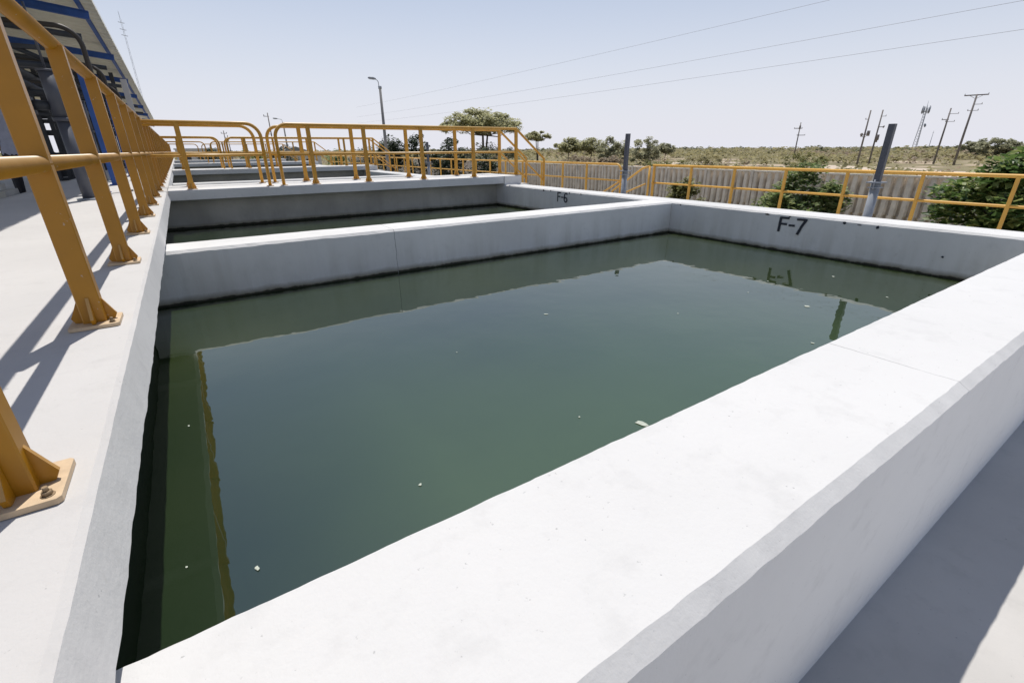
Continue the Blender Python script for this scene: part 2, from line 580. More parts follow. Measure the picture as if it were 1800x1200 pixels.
# flakes drifting on the water
spots = [(1.99, 2.53, .020, 'small white flake alone in the middle of the front basin water'), (3.26, 3.06, .012, 'tiny flake floating where the dividing wall is mirrored'),
         (3.73, 1.54, .026, 'white flake floating below the mirrored F-7 lettering'), (4.84, 1.84, .018, 'white flake in the dark reflection of the end wall'),
         (4.49, 1.29, .014, 'small flake close to the far right corner beside the foreground wall'), (2.79, 1.99, .010, 'tiny white speck on open water right of the middle'),
         (1.13, 2.29, .008, 'tiny white speck on open water left of the middle'), (0.47, 1.31, .010, 'small white fleck in the lower middle of the front basin'),
         (-0.07, 1.24, .013, 'round white flake nearest the bottom left corner of the water'), (-0.22, 2.25, .007, 'pale fleck in the dark water beside the left walkway, upper one'),
         (-0.24, 1.36, .006, 'pale fleck in the dark water beside the left walkway, lower one'), (1.25, 1.33, .007, 'tiny speck near the foreground wall left of the large flake'),
         (1.44, 1.135, .036, 'largest pale flake drifting against the foreground wall'), (3.01, 1.16, .014, 'pale fleck touching the foreground wall near the mirrored post'),
         (4.19, 2.10, .012, 'small fleck between the wall lettering and its reflection'), (3.71, 2.0, .009, 'tiny dark rimmed fleck right of the middle near the far corner')]
for i, (x, y, r, lab) in enumerate(spots):
    rg = random.Random(i * 7 + 1)
    mb = MB()
    n = 9
    e = rg.uniform(0.5, 0.9)
    a0 = rg.uniform(0, 3)
    ring = []
    for q in range(n):
        a = 6.283 * q / n
        rr = 0.85 * r * rg.uniform(0.65, 1.15)
        ux, uy = rr * math.cos(a), rr * e * math.sin(a)
        ring.append((ux * math.cos(a0) - uy * math.sin(a0), ux * math.sin(a0) + uy * math.cos(a0), 0.0))
    mb.add(ring + [(0, 0, 0.10 * r + 0.001)], [(q, (q + 1) % n, n) for q in range(n)], True)
    o = tag(mb.build('floating_flake', 'foam'), lab, 'flake', 'pale flakes floating on the green water')
    o.location = (x, y, WATER + 0.003)

# ------------------------------------------------------------------ railings
RX = -0.35


def bolt_mb(x, y, z):
    mb = MB()
    mb.tube([(x, y, z), (x, y, z + 0.002)], 0.010, 10)
    mb.tube([(x, y, z + 0.002), (x, y, z + 0.009)], 0.0075, 6)
    mb.tube([(x, y, z + 0.009), (x, y, z + 0.017)], 0.0042, 8)
    return mb


def post_mb(h, r=0.031, gus=True, n=16):
    """pipe post with four flared gussets, standing at the origin"""
    mb = MB()
    hx, hy, c = r, r * 0.78, 0.003
    ring = [(-hx + c, -hy), (hx - c, -hy), (hx, -hy + c), (hx, hy - c), (hx - c, hy), (-hx + c, hy), (-hx, hy - c), (-hx, -hy + c)]
    mb.prism(ring, h - 0.012, (0, 0, 0.012), (1, 0, 0), (0, 1, 0))
    if gus:
        prof = [(r - 0.004, 0.010), (0.052, 0.014), (0.060, 0.030), (0.050, 0.050), (r - 0.004, 0.098)]
        for a in (0, 90, 180, 270):
            d = Vector((math.cos(R(a)), math.sin(R(a)), 0))
            s = Vector((-d.y, d.x, 0))
            mb.prism(prof, 0.009, d * 0 + s * 0.0045, d, (0, 0, 1))
    return mb


def plate_mb(w=0.066, t=0.011):
    mb = MB()
    c = 0.006
    mb.prism([(-w + c, -w), (w - c, -w), (w, -w + c), (w, w - c), (w - c, w), (-w + c, w), (-w, w - c), (-w, -w + c)], t, (0, 0, 0.0015), (1, 0, 0), (0, 1, 0))
    return mb


def mesh_post(rail, loc, h, detail, mat='yellow_paint', proto={}):
    """a post under its railing; detailed ones carry base plate and bolts"""
    key = (round(h, 3), detail, mat)
    if key not in proto:
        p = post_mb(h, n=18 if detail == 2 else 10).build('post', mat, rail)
        if detail >= 1:
            plate_mb().build('base_plate', 'yellow_plate', p)
        if detail == 2:
            bolt_mb(0.047, -0.047, 0.012).build('bolt', 'bolt_steel', p)
            bolt_mb(-0.047, 0.047, 0.012).build('bolt', 'bolt_steel', p)
        proto[key] = p
        o = p
    else:
        o = copy_tree(proto[key], rail)
    o.location = loc
    return o


def mesh_post_g(rail, loc, h, detail):
    return mesh_post(rail, loc, h, detail, 'golden_paint')


def mesh_post_r(rail, loc, h, detail):
    return mesh_post(rail, loc, h, detail, 'faded_yellow_paint')


TOP, MID = 0.988, 0.507
# 1. long railing on the left walkway
rail = thing('railing', 'long yellow pipe railing along the left walkway edge', 'railing')
mb = MB()
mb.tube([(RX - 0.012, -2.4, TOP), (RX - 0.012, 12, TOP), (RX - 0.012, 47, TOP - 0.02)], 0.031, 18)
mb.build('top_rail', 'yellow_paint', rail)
mb = MB()
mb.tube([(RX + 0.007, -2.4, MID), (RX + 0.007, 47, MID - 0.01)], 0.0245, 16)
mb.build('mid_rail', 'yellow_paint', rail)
for i in range(-2, 41):
    y = {0: 0.99, -1: -0.13, -2: -1.25}.get(i, 2.01 + 1.12 * (i - 1))
    mesh_post(rail, (RX, y, 0), TOP - 0.012, 2 if y < 8 else (1 if y < 15 else 0))

# 2. railings across the slabs: two rows (front, rear), each in two lengths with bent ends
TS, MS = 0.928, 0.475
names = {(0, 0): 'nearest slab, front row', (0, 1): 'nearest slab, rear row', (1, 0): 'second slab, front row', (1, 1): 'second slab, rear row', (2, 0): 'third slab, front row', (3, 0): 'farthest slab, front row'}
bx, by = Vector((1, 0, 0)), Vector((0, 0, 1))
for b in range(4):
    for row in range(2 if b < 2 else 1):
        y = (8.86 if row == 0 else 9.76) + PITCH * b
        nn = 14 if b == 0 else 8
        where = names[(b, row)]
        rl = thing('railing', 'short yellow railing with a bent end at the left of the ' + where, 'railing', group='short railings on the slabs')
        mb = MB()
        r0 = 0.20
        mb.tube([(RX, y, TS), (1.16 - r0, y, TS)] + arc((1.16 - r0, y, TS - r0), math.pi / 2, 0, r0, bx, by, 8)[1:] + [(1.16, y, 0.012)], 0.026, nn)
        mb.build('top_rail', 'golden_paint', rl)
        mb = MB()
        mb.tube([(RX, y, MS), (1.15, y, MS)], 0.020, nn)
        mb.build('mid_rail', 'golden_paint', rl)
        mesh_post_g(rl, (0.08, y, 0), TS - 0.01, 1 if b == 0 else 0)
        if b == 0:
            o = plate_mb(0.05).build('base_plate', 'yellow_plate', rl)
            o.location = (1.16, y, 0)
        rl = thing('railing', 'long yellow railing sloping down over the steps, ' + where, 'railing', group='long railings on the slabs')
        mb = MB()
        xe = 6.05 if row == 0 else 6.2
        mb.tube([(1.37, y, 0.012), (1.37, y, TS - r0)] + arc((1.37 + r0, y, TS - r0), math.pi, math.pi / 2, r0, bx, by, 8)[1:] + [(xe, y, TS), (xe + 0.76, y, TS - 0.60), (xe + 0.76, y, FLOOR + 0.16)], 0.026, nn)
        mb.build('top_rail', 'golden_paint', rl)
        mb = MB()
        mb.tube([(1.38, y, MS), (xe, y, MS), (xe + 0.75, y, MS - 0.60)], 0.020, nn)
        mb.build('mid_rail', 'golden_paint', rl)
        for x in ((1.88, 2.80, 3.88, 5.0) if row == 0 else (1.91, 2.84, 3.94, 5.06)):
            mesh_post_g(rl, (x, y, 0), TS - 0.01, 1 if b == 0 else 0)
        mesh_post_g(rl, (xe, y, 0.003), TS - 0.012, 0)
        if b == 0:
            o = plate_mb(0.05).build('base_plate', 'yellow_plate', rl)
            o.location = (1.37, y, 0)

# 3. railing along the outer edge of the lower floor, on the right
XR, TR, MR = 11.3, 0.075, -0.40
rl = thing('railing', 'yellow railing at the right in front of the mango trees', 'railing')
mb = MB()
mb.tube([(XR, -5.8, TR), (XR, 9.55, TR)], 0.031, 12)
mb.build('top_rail', 'faded_yellow_paint', rl)
mb = MB()
mb.tube([(XR, -5.8, MR), (XR, 9.55, MR)], 0.024, 12)
mb.build('mid_rail', 'faded_yellow_paint', rl)
for i in range(13):
    mesh_post_r(rl, (XR, 9.5 - 1.245 * i, FLOOR), TR - FLOOR - 0.01, 0)
mb = MB()
mb.tube([(XR - 0.2, 9.5, TR - 0.02), (XR - 0.2, 9.75, TR - 0.08), (XR - 0.2, 10.9, TR - 0.78), (XR - 0.2, 10.9, FLOOR)], 0.028, 10)
mb.tube([(XR - 0.2, 9.5, FLOOR), (XR - 0.2, 9.5, TR - 0.02)], 0.028, 10)
mb.tube([(XR - 0.2, 9.6, TR - 0.5), (XR - 0.2, 10.9, TR - 1.0)], 0.022, 10)
mb.build('stair_rail', 'faded_yellow_paint', rl)
rl = thing('railing', 'yellow railing with a rounded end between the two grey posts', 'railing')
mb = MB()
mb.tube([(XR, 46.0, TR), (XR, 11.0, TR)] + [Vector(p) for p in arc((XR, 11.0, TR - 0.22), math.pi / 2, 0, 0.22, Vector((0, -1, 0)), by, 8)[1:]] + [(XR, 10.78, FLOOR)], 0.031, 12)
mb.build('top_rail', 'faded_yellow_paint', rl)
mb = MB()
mb.tube([(XR, 46.0, MR), (XR, 10.8, MR)], 0.024, 12)
mb.build('mid_rail', 'faded_yellow_paint', rl)
mb = MB()
mb.tube([(XR + 0.1, 10.8, MR + 0.02), (XR + 0.1, 11.9, MR - 0.55)], 0.024, 10)
mb.build('stair_rail', 'faded_yellow_paint', rl)
for i in range(28):
    mesh_post_r(rl, (XR, 12.35 + 1.245 * i, FLOOR), TR - FLOOR - 0.01, 0)

# ------------------------------------------------------------------ grey posts on the lower floor
for i, (y, top, lab) in enumerate([(2.51, 0.783, 'tall grey steel post with a flanged sleeve in front of the right railing'),
                                   (6.70, 0.787, 'grey steel post standing beside the rounded railing end'),
                                   (15.8, 0.767, 'grey steel post far off behind the nearest slab railing')]):
    t = thing('steel_post', lab, 'post', (7.13, y, FLOOR), group='grey posts on the lower floor')
    jn = 0.119 - FLOOR
    mb = MB()
    mb.tube([(0, 0, 0), (0, 0, jn)], 0.050, 16)
    mb.build('sleeve', 'galvanised', t)
    mb = MB()
    mb.box(-0.095, 0.095, -0.08, 0.08, jn, jn + 0.015)
    mb.box(-0.08, 0.08, -0.055, 0.055, jn - 0.06, jn - 0.048)
    for sx in (-0.065, 0.065):
        mb.tube([(sx, 0, jn - 0.075), (sx, 0, jn + 0.04)], 0.009, 8)
    mb.build('flange', 'galvanised', t)
    mb = MB()
    mb.box(-0.033, 0.033, -0.033, 0.033, jn + 0.016, top - FLOOR)
    mb.build('shaft', 'grey_paint', t)

# ------------------------------------------------------------------ pipe gallery under the canopy (left)
def eave(y):
    t = (y - 13.5) / 36.5
    return -0.73 - 0.10 * max(0, t), 3.25 - 0.85 * max(0.0, t)


can = thing('steel_canopy', 'blue steel canopy with a cream corrugated roof over the left walkway', 'canopy')
mb = MB()
ys, nx = [], 6
y = 2.0
while y < 49.5:
    ys += [y, y + 0.10, y + 0.13, y + 0.25, y + 0.28]
    y += 0.38
vs = []
for i, yy in enumerate(ys):
    ex, ez = eave(yy)
    hgt = 0.028 if (i % 5) in (2, 3) else 0.0
    for j in range(nx):
        d = 5.2 * j / (nx - 1)
        vs.append((ex - d, yy, ez + 0.115 * d + hgt))
mb.add(vs, [(i * nx + j, i * nx + j + 1, (i + 1) * nx + j + 1, (i + 1) * nx + j) for i in range(len(ys) - 1) for j in range(nx - 1)])
mb.build('roof_sheet', 'roof_sheet', can, fix=False)
mb = MB()
pl = []
for yy in (2.0, 8, 13.5, 25, 37, 49.3):
    ex, ez = eave(yy)
    pl.append((ex + 0.008, yy, ez))
for a, b2 in zip(pl[:-1], pl[1:]):
    mb.add([(a[0], a[1], a[2] - 0.03), (b2[0], b2[1], b2[2] - 0.03), (b2[0], b2[1], b2[2] + 0.05), (a[0], a[1], a[2] + 0.05)], [(0, 1, 2, 3)])
mb.build('fascia', 'roof_sheet', can, fix=False)


def ibeam(mb, a, b, h, w, t=0.012):
    a, b = Vector(a), Vector(b)
    d = (b - a).normalized()
    side = d.cross(Vector((0, 0, 1)))
    if side.length < 0.1:
        side = Vector((1, 0, 0))
    side.normalize()
    up = side.cross(d).normalized()
    for (u0, u1, s0, s1) in [(h / 2 - t, h / 2, -w / 2, w / 2), (-h / 2, -h / 2 + t, -w / 2, w / 2), (-h / 2 + t, h / 2 - t, -t / 2, t / 2)]:
        vs = [p + up * u + side * s for p in (a, b) for u in (u0, u1) for s in (s0, s1)]
        mb.add(vs, [(0, 1, 3, 2), (4, 6, 7, 5), (0, 4, 5, 1), (2, 3, 7, 6), (0, 2, 6, 4), (1, 5, 7, 3)])


for i in range(9):
    yy = 9.0 + 4.5 * i
    ex, ez = eave(yy)
    mb = MB()
    ibeam(mb, (ex - 0.10, yy, ez - 0.27), (ex - 5.0, yy, ez - 0.27 + 0.115 * 4.9), 0.14, 0.10)
    mb.build('rafter', 'blue_paint', can)
for d in (0.22, 1.5, 2.8, 4.2):
    mb = MB()
    for ya, yb in ((2.0, 13.5), (13.5, 49.0)):
        a, b2 = eave(ya), eave(yb)
        ibeam(mb, (a[0] - d, ya, a[1] + 0.115 * d - 0.09), (b2[0] - d, yb, b2[1] + 0.115 * d - 0.09), 0.10, 0.06, 0.008)
    mb.build('purlin', 'blue_paint' if d < 1 else 'grey_paint', can)
for i in range(16):
    yy = 8.9 + 2.6 * i
    ex, ez = eave(yy)
    mb = MB()
    ibeam(mb, (-3.4, yy, -0.35), (-3.4, yy, ez + 0.08), 0.14, 0.14)
    mb.build('column', 'dark_steel', can)
for i in range(7):
    yy = 8.9 + 4.0 * i
    mb = MB()
    mb.tube([(-1.0, yy, 2.55 - 0.03 * i), (-3.35, yy, 2.75 - 0.03 * i)], 0.05, 8)
    mb.tube([(-1.0, yy, 1.55), (-3.35, yy, 1.60)], 0.04, 8)
    mb.tube([(-1.0, yy + 0.03, 1.55), (-3.35, yy + 0.03, 2.7)], 0.03, 8)
    mb.build('brace', 'dark_steel', can)

# dark steel screen closing the gallery at its far end, sky seen through its small openings
scr = thing('window_screen', 'dark steel screen with small openings across the far end of the pipe gallery', 'screen', (0, 22.0, -0.35))
mb = MB()
xs = [-3.75, -3.45, -3.15, -2.80, -2.50, -2.15, -1.85, -1.55, -1.25]
for x in xs:
    mb.box(x - 0.055, x + 0.055, -0.05, 0.05, 0.0, 3.3)
for z, h in ((0.05, 0.05), (0.45, 0.06), (0.80, 0.07), (1.46, 0.08), (1.80, 0.06), (2.3, 0.06), (2.8, 0.06)):
    mb.box(-3.8, -1.2, -0.045, 0.045, z - h, z + h)
mb.build('frame', 'dark_steel', scr)
for i in range(8):
    rows = [(z0, z1) for z0, z1 in ((0.11, 0.38), (1.87, 2.23), (2.37, 2.73)) if (i * 5 + int(z0 * 10)) % 4]
    if i % 3 == 2:
        rows.append((0.88, 1.37))
    for z0, z1 in rows:
        mb = MB()
        mb.box(xs[i] + 0.06, xs[i + 1] - 0.06, -0.02, 0.02, z0, z1)
        mb.build('louvre_panel', 'dark_steel', scr)

# short blue stanchions that carry the cable trays along the gallery
for i, (yy, hh) in enumerate([(8.9, 1.72), (10.9, 1.72), (14.5, 1.6), (18.5, 1.6)]):
    t = thing('steel_stanchion', ['blue steel stanchion next to the grey valve pedestal', 'second blue steel stanchion behind the yellow posts', 'third blue stanchion along the gallery', 'farthest blue stanchion before the white panel'][i], 'stanchion', (-0.99, yy, 0), group='blue stanchions along the gallery')
    mb = MB()
    ibeam(mb, (0, 0, 0.0), (0, 0, hh), 0.10, 0.11)
    mb.build('shaft', 'blue_paint', t)
    mb = MB()
    mb.box(-0.09, 0.09, -0.09, 0.09, 0.0, 0.014)
    mb.build('base_plate', 'blue_paint', t)
    mb = MB()
    mb.box(-1.3, 0.07, -0.03, 0.03, hh, hh + 0.05)
    mb.build('bracket', 'dark_steel', t)
# swan neck pipes
pipes = []
for i, (yy, x0, zt, lab) in enumerate([(9.05, -0.72, 2.03, 'dark brown swan neck pipe nearest the camera under the canopy'), (12.4, -0.82, 2.0, 'second dark swan neck pipe under the canopy'),
                                       (15.5, -0.84, 1.95, 'third dark swan neck pipe under the canopy')]):
    t = thing('vent_pipe', lab, 'pipe', (x0, yy, 0), group='swan neck pipes under the canopy')
    mb = MB()
    mb.tube([(-1.9, 0.0, zt + 0.02), (-0.26, 0, zt)] + arc((-0.22, 0, zt - 0.22), math.pi / 2, 0, 0.22, bx, by, 8) + [(0, 0, 0.02)], 0.030, 12)
    mb.build('bent_pipe', 'dark_pipe', t)
    mb = MB()
    mb.tube([(0, 0, 0), (0, 0, 0.02)], 0.07, 12)
    mb.build('flange', 'dark_pipe', t)

# valve pedestals on the walkway
for i, (x, yy, lab) in enumerate([(-1.0, 7.72, 'grey upright valve pedestal beside the nearest blue column'), (-1.25, 12.0, 'grey valve pedestal farther along the gallery'),
                                  ]):
    t = thing('valve_pedestal', lab, 'valve', (x, yy, 0), group='valve pedestals in the gallery')
    mb = MB()
    mb.tube([(0, 0, 0.02), (0, 0, 0.86)], 0.062, 16)
    mb.build('stem', 'grey_paint', t)
    mb = MB()
    mb.tube([(0, 0, 0.86), (0, 0, 0.90)], 0.085, 16)
    mb.tube([(0, 0, 0.90), (0, 0, 1.36)], 0.074, 16)
    mb.tube([(0, 0, 1.36), (0, 0, 1.38)], 0.088, 16)
    mb.build('housing', 'grey_paint', t)
    mb = MB()
    mb.tube([(-0.07, 0, 1.02), (-0.22, 0, 1.02)], 0.05, 12)
    mb.box(-0.34, -0.2, -0.08, 0.08, 0.93, 1.10)
    mb.build('gearbox', 'dark_steel', t)
    mb = MB()
    mb.tube([(0, 0, 0.0), (0, 0, 0.022)], 0.12, 16)
    mb.build('base_flange', 'galvanised', t)
    mb = MB()
    mb.tube([(0, 0, 1.38), (0, 0, 2.0)], 0.012, 8)
    mb.build('rod', 'grey_paint', t)

# white end panel of the gallery
mb = MB()
mb.box(-0.95, -0.80, 20.0, 20.12, 0.0, 2.58)
tag(mb.build('partition_panel', 'white_panel'), 'white partition panel edge standing under the canopy behind the railing', 'panel')

# concrete plinth in the shade and long header pipes
mb = MB()
mb.box(-2.75, -2.1, 9.5, 10.2, -0.35, 0.04)
mb.box(-2.68, -2.2, 9.6, 10.1, 0.04, 0.12)
tag(mb.build('concrete_plinth', 'raw_concrete'), 'stepped concrete plinth in the canopy shade', 'plinth')
for i, (x, z, r, lab) in enumerate([(-2.5, 2.28, 0.09, 'thick dark header pipe running under the canopy roof'), (-2.0, 1.75, 0.06, 'thinner dark header pipe running below the thick one')]):
    mb = MB()
    mb.tube([(x, 5.0, z), (x, 42.0, z - 0.3)], r, 14)
    for q in range(12):
        mb.tube([(x, 6 + 3 * q, z - 0.3 * (1 + 3 * q) / 37), (x, 6.05 + 3 * q, z - 0.3 * (1 + 3 * q) / 37)], r * 1.5, 14)
    tag(mb.build('header_pipe', 'dark_steel'), lab, 'pipe')


# ------------------------------------------------------------------ the person in the gallery
def person(loc, rz):
    t = thing('person', 'person in a grey shirt and dark trousers half hidden behind the yellow posts', 'person', loc, rz)
    V = [(0, 0, 0.93, .135), (0, -0.005, 1.08, .125), (0, -0.01, 1.25, .145), (0, 0.0, 1.40, .115), (0, 0.01, 1.49, .055), (0, -0.01, 1.57, .075), (0, -0.012, 1.66, .092), (0, 0.0, 1.73, .06),
         (.10, 0, .88, .095), (.11, -.02, .50, .062), (.115, .015, .10, .042), (.12, -.10, .04, .034),
         (-.10, 0, .88, .095), (-.12, .03, .50, .062), (-.125, .08, .10, .042), (-.13, -.03, .04, .034),
         (.185, 0, 1.37, .062), (.235, .03, 1.10, .046), (.20, -.13, .92, .036), (.18, -.19, .88, .03),
         (-.185, 0, 1.37, .062), (-.235, .03, 1.10, .046), (-.21, -.12, .92, .036), (-.19, -.18, .88, .03)]
    Ed = [(0, 1), (1, 2), (2, 3), (3, 4), (4, 5), (5, 6), (6, 7), (0, 8), (8, 9), (9, 10), (10, 11), (0, 12), (12, 13), (13, 14), (14, 15), (3, 16), (16, 17), (17, 18), (18, 19), (3, 20), (20, 21), (21, 22), (22, 23)]
    for s, w in ((1, 19), (-1, 23)):
        for f in range(5):
            i = len(V)
            off = (f - 2) * 0.014
            if f == 4:
                V += [(V[w][0] - s * 0.035, V[w][1] - 0.01, V[w][2] - 0.02, .009)]
                Ed += [(w, i)]
            else:
                L = (0.05, 0.062, 0.058, 0.046)[f]
                V += [(V[w][0] + off, V[w][1] - L * 0.7, V[w][2] - L * 0.5, .008), (V[w][0] + off, V[w][1] - L * 1.0, V[w][2] - L * 1.2, .007)]
                Ed += [(w, i), (i, i + 1)]
    me = bpy.data.meshes.new('body')
    me.from_pydata([v[:3] for v in V], Ed, [])
    o = bpy.data.objects.new('body', me)
    col.objects.link(o)
    o.parent = t
    sk = o.modifiers.new('skin', 'SKIN')
    for i, v in enumerate(V):
        me.skin_vertices[0].data[i].radius = (v[3], v[3] * (0.72 if i in (0, 1, 2, 3) else 1))
    me.skin_vertices[0].data[0].use_root = True
    o.modifiers.new('sub', 'SUBSURF').levels = 2
    o.modifiers['sub'].render_levels = 2
    dg = bpy.context.evaluated_depsgraph_get()
    me2 = bpy.data.meshes.new_from_object(o.evaluated_get(dg))
    o.modifiers.clear()
    o.data = me2
    me2.materials.clear()
    for nm in ('skin', 'shirt', 'trousers', 'hair'):
        me2.materials.append(MATS[nm])
    for p in me2.polygons:
        c = p.center
        p.use_smooth = True
        if abs(c.x) > 0.165 and 0.7 < c.z < 0.98:
            p.material_index = 0
        elif c.z > 1.50:
            p.material_index = 3 if (c.z > 1.69 or (c.y > 0.02 and c.z > 1.58)) else 0
        elif c.z > 0.86 or (abs(c.x) > 0.17 and c.z > 1.0):
            p.material_index = 1
        elif abs(c.x) > 0.175 and c.z > 0.7:
            p.material_index = 0
        else:
            p.material_index = 2
    # nose and ears on the head
    hd = MB()
    hd.tube([(0, -0.098, 1.655), (0, -0.118, 1.632), (0, -0.098, 1.622)], [0.006, 0.012, 0.006], 8)
    for s in (-1, 1):
        hd.tube([(s * 0.088, -0.005, 1.665), (s * 0.10, 0.0, 1.648), (s * 0.088, -0.002, 1.625)], [0.006, 0.012, 0.006], 8)
    hd.build('face', 'skin', t)
    return t


person((-2.13, 11.0, -0.35), R(160))

# ------------------------------------------------------------------ ground outside the plant
mb = MB()
n = 60
vs = []
for i in range(n + 1):
    for j in range(n + 1):
        x = -150 + 640 * i / n
        y = -120 + 640 * j / n
        d = math.hypot(x - 15, y - 15)
        h = 0.5 * fbm(x * 0.012, 3.3, 3) * noise.noise(Vector((x * 0.02, y * 0.02, 0.5))) * min(1, max(0, (d - 35) / 60)) * 3
        vs.append((x, y, SITE + max(-0.3, h)))
mb.add(vs, [(i * (n + 1) + j, (i + 1) * (n + 1) + j, (i + 1) * (n + 1) + j + 1, i * (n + 1) + j + 1) for i in range(n) for j in range(n)], True)
tag(mb.build('ground', 'desert_ground'), kind='structure')

# ------------------------------------------------------------------ precast concrete fence
XF, ZT = 19.0, -0.32
fen = thing('concrete_fence', 'long fence of grey corrugated precast concrete panels beyond the right railing', 'fence', (XF, 0, SITE))
H = ZT - SITE


def panel_mesh(seed):
    mb = MB()
    L, per = 2.0, 0.2857
    ny = 98
    rows = [0.0, 0.62, 0.63, 1.22, 1.23, H - 0.05]
    off = [0.0, 0.0, 0.11, 0.11, 0.0, 0.0]
    vs = []
    for zi, z in enumerate(rows):
        for i in range(ny + 1):
            yy = L * i / ny
            ph = (yy / per + off[zi]) % 1.0
            wv = 0.15 if 0.10 < ph < 0.38 else (-0.04 if 0.50 < ph < 0.98 else 0.02)
            vs.append((wv + 0.004 * noise.noise(Vector((yy * 3, z * 3, seed))), yy, z))
    for zi in range(len(rows) - 1):
        a = zi * (ny + 1)
        mb.add([], [])
    fs = [(zi * (ny + 1) + i, zi * (ny + 1) + i + 1, (zi + 1) * (ny + 1) + i + 1, (zi + 1) * (ny + 1) + i) for zi in range(len(rows) - 1) for i in range(ny)]
    mb.add(vs, fs)
    mb.box(-0.07, 0.07, 0.0, L, H - 0.05, H)
    return mb


pp = panel_mesh(1.0).build('fence_panel', 'fence_concrete', fen, fix=False)
qb = MB()
qb.box(-0.075, 0.075, -0.055, 0.055, 0.0, H + 0.012)
qq = qb.build('fence_post', 'fence_concrete', fen)
pp.location = (0, -8.0 + 0.06, 0)
qq.location = (0, -8.0, 0)
for i in range(1, 36):
    a = pp.copy()
    col.objects.link(a)
    a.location = (0, -8.0 + 2.11 * i + 0.06, 0)
    c = qq.copy()
    col.objects.link(c)
    c.location = (0, -8.0 + 2.11 * i, 0)

# ------------------------------------------------------------------ trees and bushes
def leaves(mb, rng, centres, n, size, flat=1.0, droop=0.3):
    """small leaf faces spread through clumps; each leaf one folded pair of triangles"""
    for _ in range(n):
        c, r = rng.choice(centres)
        d = Vector((rng.gauss(0, 1), rng.gauss(0, 1), rng.gauss(0, 1))).normalized() * (rng.random() ** 0.45)
        p = Vector((c[0] + d.x * r, c[1] + d.y * r, c[2] + d.z * r * flat))
        a = rng.uniform(0, 6.283)
        L = size * rng.uniform(0.6, 1.25)
        t = Vector((math.cos(a), math.sin(a), rng.uniform(-droop, droop) - 0.15)).normalized()
        s = t.cross(Vector((rng.gauss(0, .5), rng.gauss(0, .5), 1))).normalized() * L * rng.uniform(0.2, 0.34)
        mb.add([p - t * L * 0.5, p + s, p + t * L * 0.5 - Vector((0, 0, L * 0.12)), p - s], [(0, 1, 2, 3)])


def tree(name, label, cat, loc, rx, ry, z0, z1, nclump, nleaf, size, leaf, trunk=0.12, seed=0, flat=0.7, clump=0.33, group=None, stems=1, shape='round', rz=0.0):
    """loc: foot of the tree; crown fills rx x ry between heights z0 and z1 above the foot"""
    rng = random.Random(seed)
    t = thing(name, label, cat, loc, rz, group)
    zc, hz = (z0 + z1) / 2, (z1 - z0) / 2
    cen = []
    while len(cen) < nclump:
        x, y, z = (rng.uniform(-1, 1) for _ in range(3))
        rr = x * x + y * y
        if shape == 'umbrella':
            lim = 1 - 0.75 * rr
            if rr > 1 or z > lim or z < -0.15 - 0.25 * rng.random() + 0.1 * rr:
                continue
        elif rr + z * z > 1 or rr + z * z < 0.10:
            continue
        r = clump * rng.uniform(0.6, 1.25)
        cen.append((((x * (rx - r * 0.4)), (y * (ry - r * 0.4)), zc + z * (hz - r * flat * 0.4)), r))
    mb = MB()
    leaves(mb, rng, cen, nleaf, size, flat)
    mb.build('crown', leaf, t, fix=False)
    mb = MB()
    for s in range(stems):
        a = rng.uniform(0, 6.283)
        b0 = Vector((math.cos(a) * trunk * 1.2 * (stems > 1), math.sin(a) * trunk * 1.2 * (stems > 1), -0.1))
        fork = Vector((b0.x * 2.2 + rng.uniform(-.1, .1) * rx, b0.y * 2.2 + rng.uniform(-.1, .1) * ry, z0 + 0.25 * (z1 - z0)))
        mb.tube([b0, b0.lerp(fork, 0.5) + Vector((rng.uniform(-1, 1), rng.uniform(-1, 1), 0)) * trunk * 0.5, fork], [trunk, trunk * 0.75, trunk * 0.55], 8)
        for c, r in rng.sample(cen, min(len(cen), 9 if stems == 1 else 5)):
            c = Vector(c)
            mid = fork.lerp(c, 0.5) + Vector((0, 0, -0.12 * (z1 - z0) * rng.random()))
            mb.tube([fork, mid, c], [trunk * 0.5, trunk * 0.3, trunk * 0.1], 6)
    mb.build('trunk', 'bark', t)
    return t


# mango trees inside the fence, right
tree('mango_tree', 'big glossy mango tree at the right edge behind the railing', 'tree', (14.9, 2.35, SITE), 1.45, 1.75, 0.35, 2.72, 66, 9000, 0.20, 'leaf_mango', 0.09, 1, 0.8, 0.42)
tree('mango_tree', 'rounded young mango tree in front of the fence, left of the tall grey post', 'tree', (14.1, 6.55, SITE), 0.75, 1.05, 0.3, 2.36, 44, 5200, 0.17, 'leaf_bush', 0.06, 2, 0.8, 0.33)
tree('shrub', 'slim yellowish green shrub before the fence where the right railing begins', 'shrub', (14.3, 10.6, SITE), 0.55, 0.75, 0.2, 2.02, 32, 3400, 0.14, 'leaf_grass', 0.04, 3, 0.9, 0.26)
tree('shrub', 'low green shrub against the fence between the two young trees', 'shrub', (14.9, 7.7, SITE), 0.5, 0.7, 0.2, 1.55, 14, 1000, 0.14, 'leaf_bush', 0.04, 4, 0.9, 0.28)
